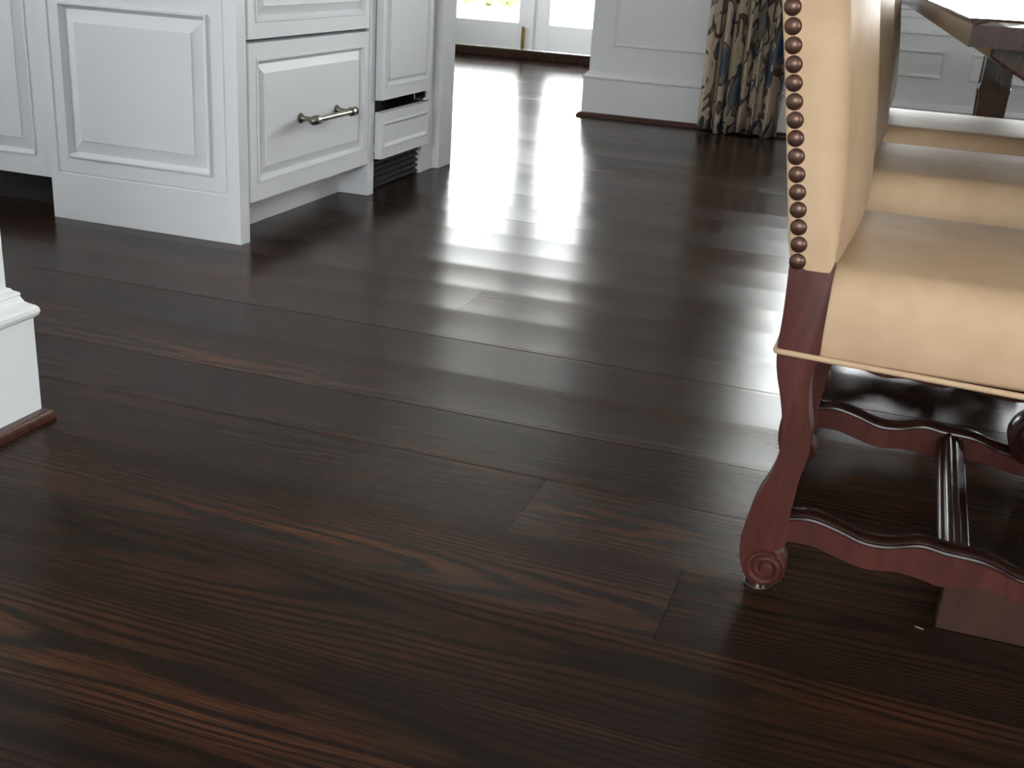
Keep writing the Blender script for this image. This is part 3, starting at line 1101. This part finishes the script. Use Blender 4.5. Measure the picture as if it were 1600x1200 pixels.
    obj('welt', bm, M_LEATHER, seat, True)
    bm = bmesh.new()
    add_box(bm, -0.058, 0.40, 0.06, CHAIR_W - 0.05, 0.348, 0.364, 0.003)
    obj('seat_rail', bm, M_CHAIRDARK, root)
    # --- upholstered back
    rear = [(0.440, -0.1085), (0.488, -0.1185), (0.511, -0.1250), (0.577, -0.1357), (0.695, -0.155), (0.807, -0.1748), (0.93, -0.198), (1.02, -0.215), (1.07, -0.224)]
    front = [(0.440, -0.0585), (0.488, -0.0585), (0.56, -0.0595), (0.6255, -0.064), (0.7025, -0.074), (0.813, -0.0902), (0.93, -0.110), (1.02, -0.130), (1.07, -0.146)]

    def lerp(tab, z):
        for (za, xa_), (zb, xb_) in zip(tab, tab[1:]):
            if z <= zb:
                return xa_ + (xb_ - xa_) * (z - za) / (zb - za)
        return tab[-1][1]
    bm = bmesh.new()
    zs = [0.4795, 0.483, 0.492, 0.51, 0.53, 0.56, 0.60, 0.65, 0.70, 0.75, 0.80, 0.85, 0.90, 0.95, 1.0, 1.03, 1.05, 1.062, 1.07]
    rows = []
    for z in zs:
        sh = 0.0
        if z < 0.492:
            sh = 0.003 * (0.492 - z) / 0.0125
        if z > 1.03:
            sh = 0.03 * (1 - math.sqrt(max(0, 1 - ((z - 1.03) / 0.041) ** 2)))
        xr, xf = lerp(rear, z) + sh, lerp(front, z) - sh
        bul = 0.022 * min(1, max(0.0, (z - 0.47) / 0.05)) * (1 if z < 1.0 else max(0.1, 1 - (z - 1.0) / 0.07))
        pts = []
        W = CHAIR_W
        e_ = sh * 0.3
        rc = 0.004 + 0.034 * min(1.0, max(0.0, (z - 0.49) / 0.10))
        # around: near side, rounded front edge, bulging front, far side, flat rear
        nside = 5
        half = [(xr + 0.004, 0.001 + e_)]
        for k in range(1, nside + 1):
            half.append((xr + (xf - rc - xr) * k / nside, e_ - 0.0015 * math.sin(math.pi * k / nside / 2)))
        for k in range(1, 9):
            a_ = math.pi / 2 * k / 8
            half.append((xf - rc + rc * math.sin(a_), e_ - 0.0015 + rc * (1 - math.cos(a_))))
        front_n = 14
        y_a = e_ - 0.0015 + rc
        pts = list(half)
        for k in range(1, front_n):
            yy = y_a + (W - 2 * y_a) * k / front_n
            u_ = (yy - y_a) / (W - 2 * y_a)
            pts.append((xf + bul * (1 - abs(2 * u_ - 1) ** 2.4), yy))
        pts += [(x_, W - y_) for x_, y_ in reversed(half)]
        for k in range(1, 8):
            yy = W * (1 - k / 8)
            pts.append((xr, yy))
        rows.append([bm.verts.new((x, y, z)) for x, y in pts])
    for a, c in zip(rows, rows[1:]):
        for k in range(len(a)):
            j = (k + 1) % len(a)
            bm.faces.new((a[k], a[j], c[j], c[k]))
    bm.faces.new(list(reversed(rows[0])))
    bm.faces.new(rows[-1])
    back = obj('backrest', bm, M_LEATHER, root, True, 85)
    # front lower part of the back between the legs, going down behind the seat
    bm = bmesh.new()
    add_box(bm, -0.108, -0.066, 0.052, CHAIR_W - 0.052, 0.37, 0.488, 0.004)
    obj('back_base', bm, M_LEATHER, back)
    # --- nailheads down the rear edge of both sides
    nz = [(0.4895, -0.1060), (0.5126, -0.1075), (0.5577, -0.1150), (0.6026, -0.1232), (0.6684, -0.1350), (0.7113, -0.1425), (0.7348, -0.1462), (0.7994, -0.1568), (1.07, -0.2035)]
    bm = bmesh.new()
    pr = [(0.0008, 0.0)]
    Rn = 0.0110
    bm = bmesh.new()
    add_revolve(bm, (0, 0, 0), (0, -1, 0), [(-0.001, Rn * 0.97), (0.0006, Rn), (0.0022, Rn * 0.93), (0.0040, Rn * 0.76), (0.0054, Rn * 0.50), (0.0061, Rn * 0.22), (0.0063, 0.0)], 18)
    nail0 = obj('nailhead', bm, M_NAIL, back, True)
    z = 0.4895
    first = True
    while z < 1.04:
        x = lerp(nz, z)
        for side in (0, 1):
            o = nail0 if first else nail0.copy()
            if not first:
                COL.objects.link(o)
                o.parent = back
            first = False
            o.location = (x, -0.0002 if side == 0 else CHAIR_W + 0.0002, z)
            if side == 1:
                o.rotation_euler = (0, 0, math.pi)
        z += 0.0222
    return root


chair = build_chair()
tag(chair, 'tan leather dining chair nearest the camera, with nailheads and scrolled mahogany leg', 'chair', 'leather chairs along the table')
c2 = copy_tree(chair, None, ('foot_block',))
c2.location = (-0.006, 2.345, 0)
c2['label'] = 'middle tan leather dining chair of the row, behind the nearest one'
c3 = copy_tree(chair, None, ('foot_block',))
c3.location = (-0.012, 3.085, 0)
c3['label'] = 'tan leather dining chair farthest from the camera, last of the row'

# ------------------------------------------------------------------ dining table
tb = tag(empty('dining_table', (0.054, 1.74, 0)), 'dark glossy wooden dining table above the leather seats', 'table')
TZ = 0.795
tb.rotation_euler = (0, 0, rad(3.7))
b = bmesh.new()
plan_top = [(0.0, 0.006), (0.03, 0.03), (0.085, 0.045), (0.18, 0.05), (0.84, 0.05), (0.94, 0.045), (0.995, 0.03), (1.026, 0.006), (1.026, 2.56), (0.0, 2.56)]
plan_low = [(0.004, 0.0), (0.05, 0.0), (0.10, 0.0), (0.18, 0.0), (0.84, 0.0), (0.93, 0.0), (0.98, 0.0), (1.022, 0.0), (1.022, 2.55), (0.004, 2.55)]
lay = [(plan_low, 0.758), (plan_low, 0.787), (plan_top, TZ - 0.002), (plan_top, TZ)]
rows = [[b.verts.new((x, y, z)) for x, y in pl] for pl, z in lay]
for a, c in zip(rows, rows[1:]):
    for k in range(len(a)):
        j = (k + 1) % len(a)
        b.faces.new((a[k], a[j], c[j], c[k]))
b.faces.new(list(reversed(rows[0])))
b.faces.new(rows[-1])
obj('tabletop', b, M_TABLE, tb)
b = bmesh.new()
add_prism(b, [(0.045, 0.758), (0.045, 0.740), (0.12, 0.700), (0.90, 0.700), (0.98, 0.740), (0.98, 0.758)], 0.09, 2.46, 0.004)
obj('apron', b, M_TABLE, tb)
b = bmesh.new()
add_prism(b, [(-0.042, 0.70), (-0.042, 0.52), (-0.050, 0.505), (-0.042, 0.49), (-0.030, 0.04), (-0.036, 0.03), (-0.036, 0.0),
              (0.036, 0.0), (0.036, 0.03), (0.030, 0.04), (0.042, 0.49), (0.050, 0.505), (0.042, 0.52), (0.042, 0.70)], -0.042, 0.042, 0.004)
l0 = obj('leg', b, M_TABLE, tb)
for i, (x, y) in enumerate(((0.345, 2.43), (0.345, 0.46), (0.70, 0.46), (0.70, 2.43))):
    o = l0 if i == 0 else l0.copy()
    if i:
        COL.objects.link(o)
    o.location = (x, y, 0)

# ------------------------------------------------------------------ curtain
b = bmesh.new()
NU, NV = 150, 26
cx0, cx1 = -1.040, -0.628
rr = random.Random(3)
ph = [rr.uniform(0, 6.28) for _ in range(4)]
uvl = b.loops.layers.uv.new('UVMap')
grid, us = [], []
for iv in range(NV + 1):
    v = iv / NV
    z = 0.012 + v * 2.38
    row = []
    arc = 0.0
    prev = None
    ur = []
    for iu in range(NU + 1):
        t = iu / NU
        amp = 0.046 * (1.0 - 0.25 * v)
        y = amp * math.sin(t * 2 * math.pi * 6.6 + ph[0] + 0.9 * math.sin(t * 7 + ph[1]) + 0.25 * v * math.sin(t * 9))
        y += 0.010 * math.sin(t * 2 * math.pi * 17 + ph[2] + v)
        x = cx0 + (cx1 - cx0) * (t + 0.016 * math.sin(t * 2 * math.pi * 6.6 * 2 + ph[3])) + 0.012 * (1 - v) * (t - 0.5)
        zz = z + (0.010 * math.sin(t * 12 + 1) * max(0, 1 - v * 12))
        p = Vector((x, 6.105 + y, zz))
        if prev is not None:
            arc += (Vector((p.x, p.y)) - prev).length
        prev = Vector((p.x, p.y))
        row.append(b.verts.new(p))
        ur.append((arc, z))
    grid.append(row)
    us.append(ur)
for iv in range(NV):
    for iu in range(NU):
        f = b.faces.new((grid[iv][iu], grid[iv][iu + 1], grid[iv + 1][iu + 1], grid[iv + 1][iu]))
        for lp, (a, c) in zip(f.loops, ((iv, iu), (iv, iu + 1), (iv + 1, iu + 1), (iv + 1, iu))):
            lp[uvl].uv = us[a][c]
cur = obj('curtain', b, M_CURTAIN, None, True)
sol = cur.modifiers.new('thickness', 'SOLIDIFY')
sol.thickness = 0.003
tag(cur, 'beige curtain printed with blue and brown flowers beside the white panelled wall', 'curtain')

# ------------------------------------------------------------------ splinter left on the floor
b = bmesh.new()
add_box(b, -0.006, 0.006, -0.0007, 0.0007, 0.0, 0.0012, 0.0003, 1)
sp_ = tag(obj('wood_splinter', b, M_LEATHER), 'tiny pale splinter lying on the dark floor under the near chair', 'splinter')
sp_.location = (0.132, 1.497, 0.0008)
sp_.rotation_euler = (0, 0, rad(-16))
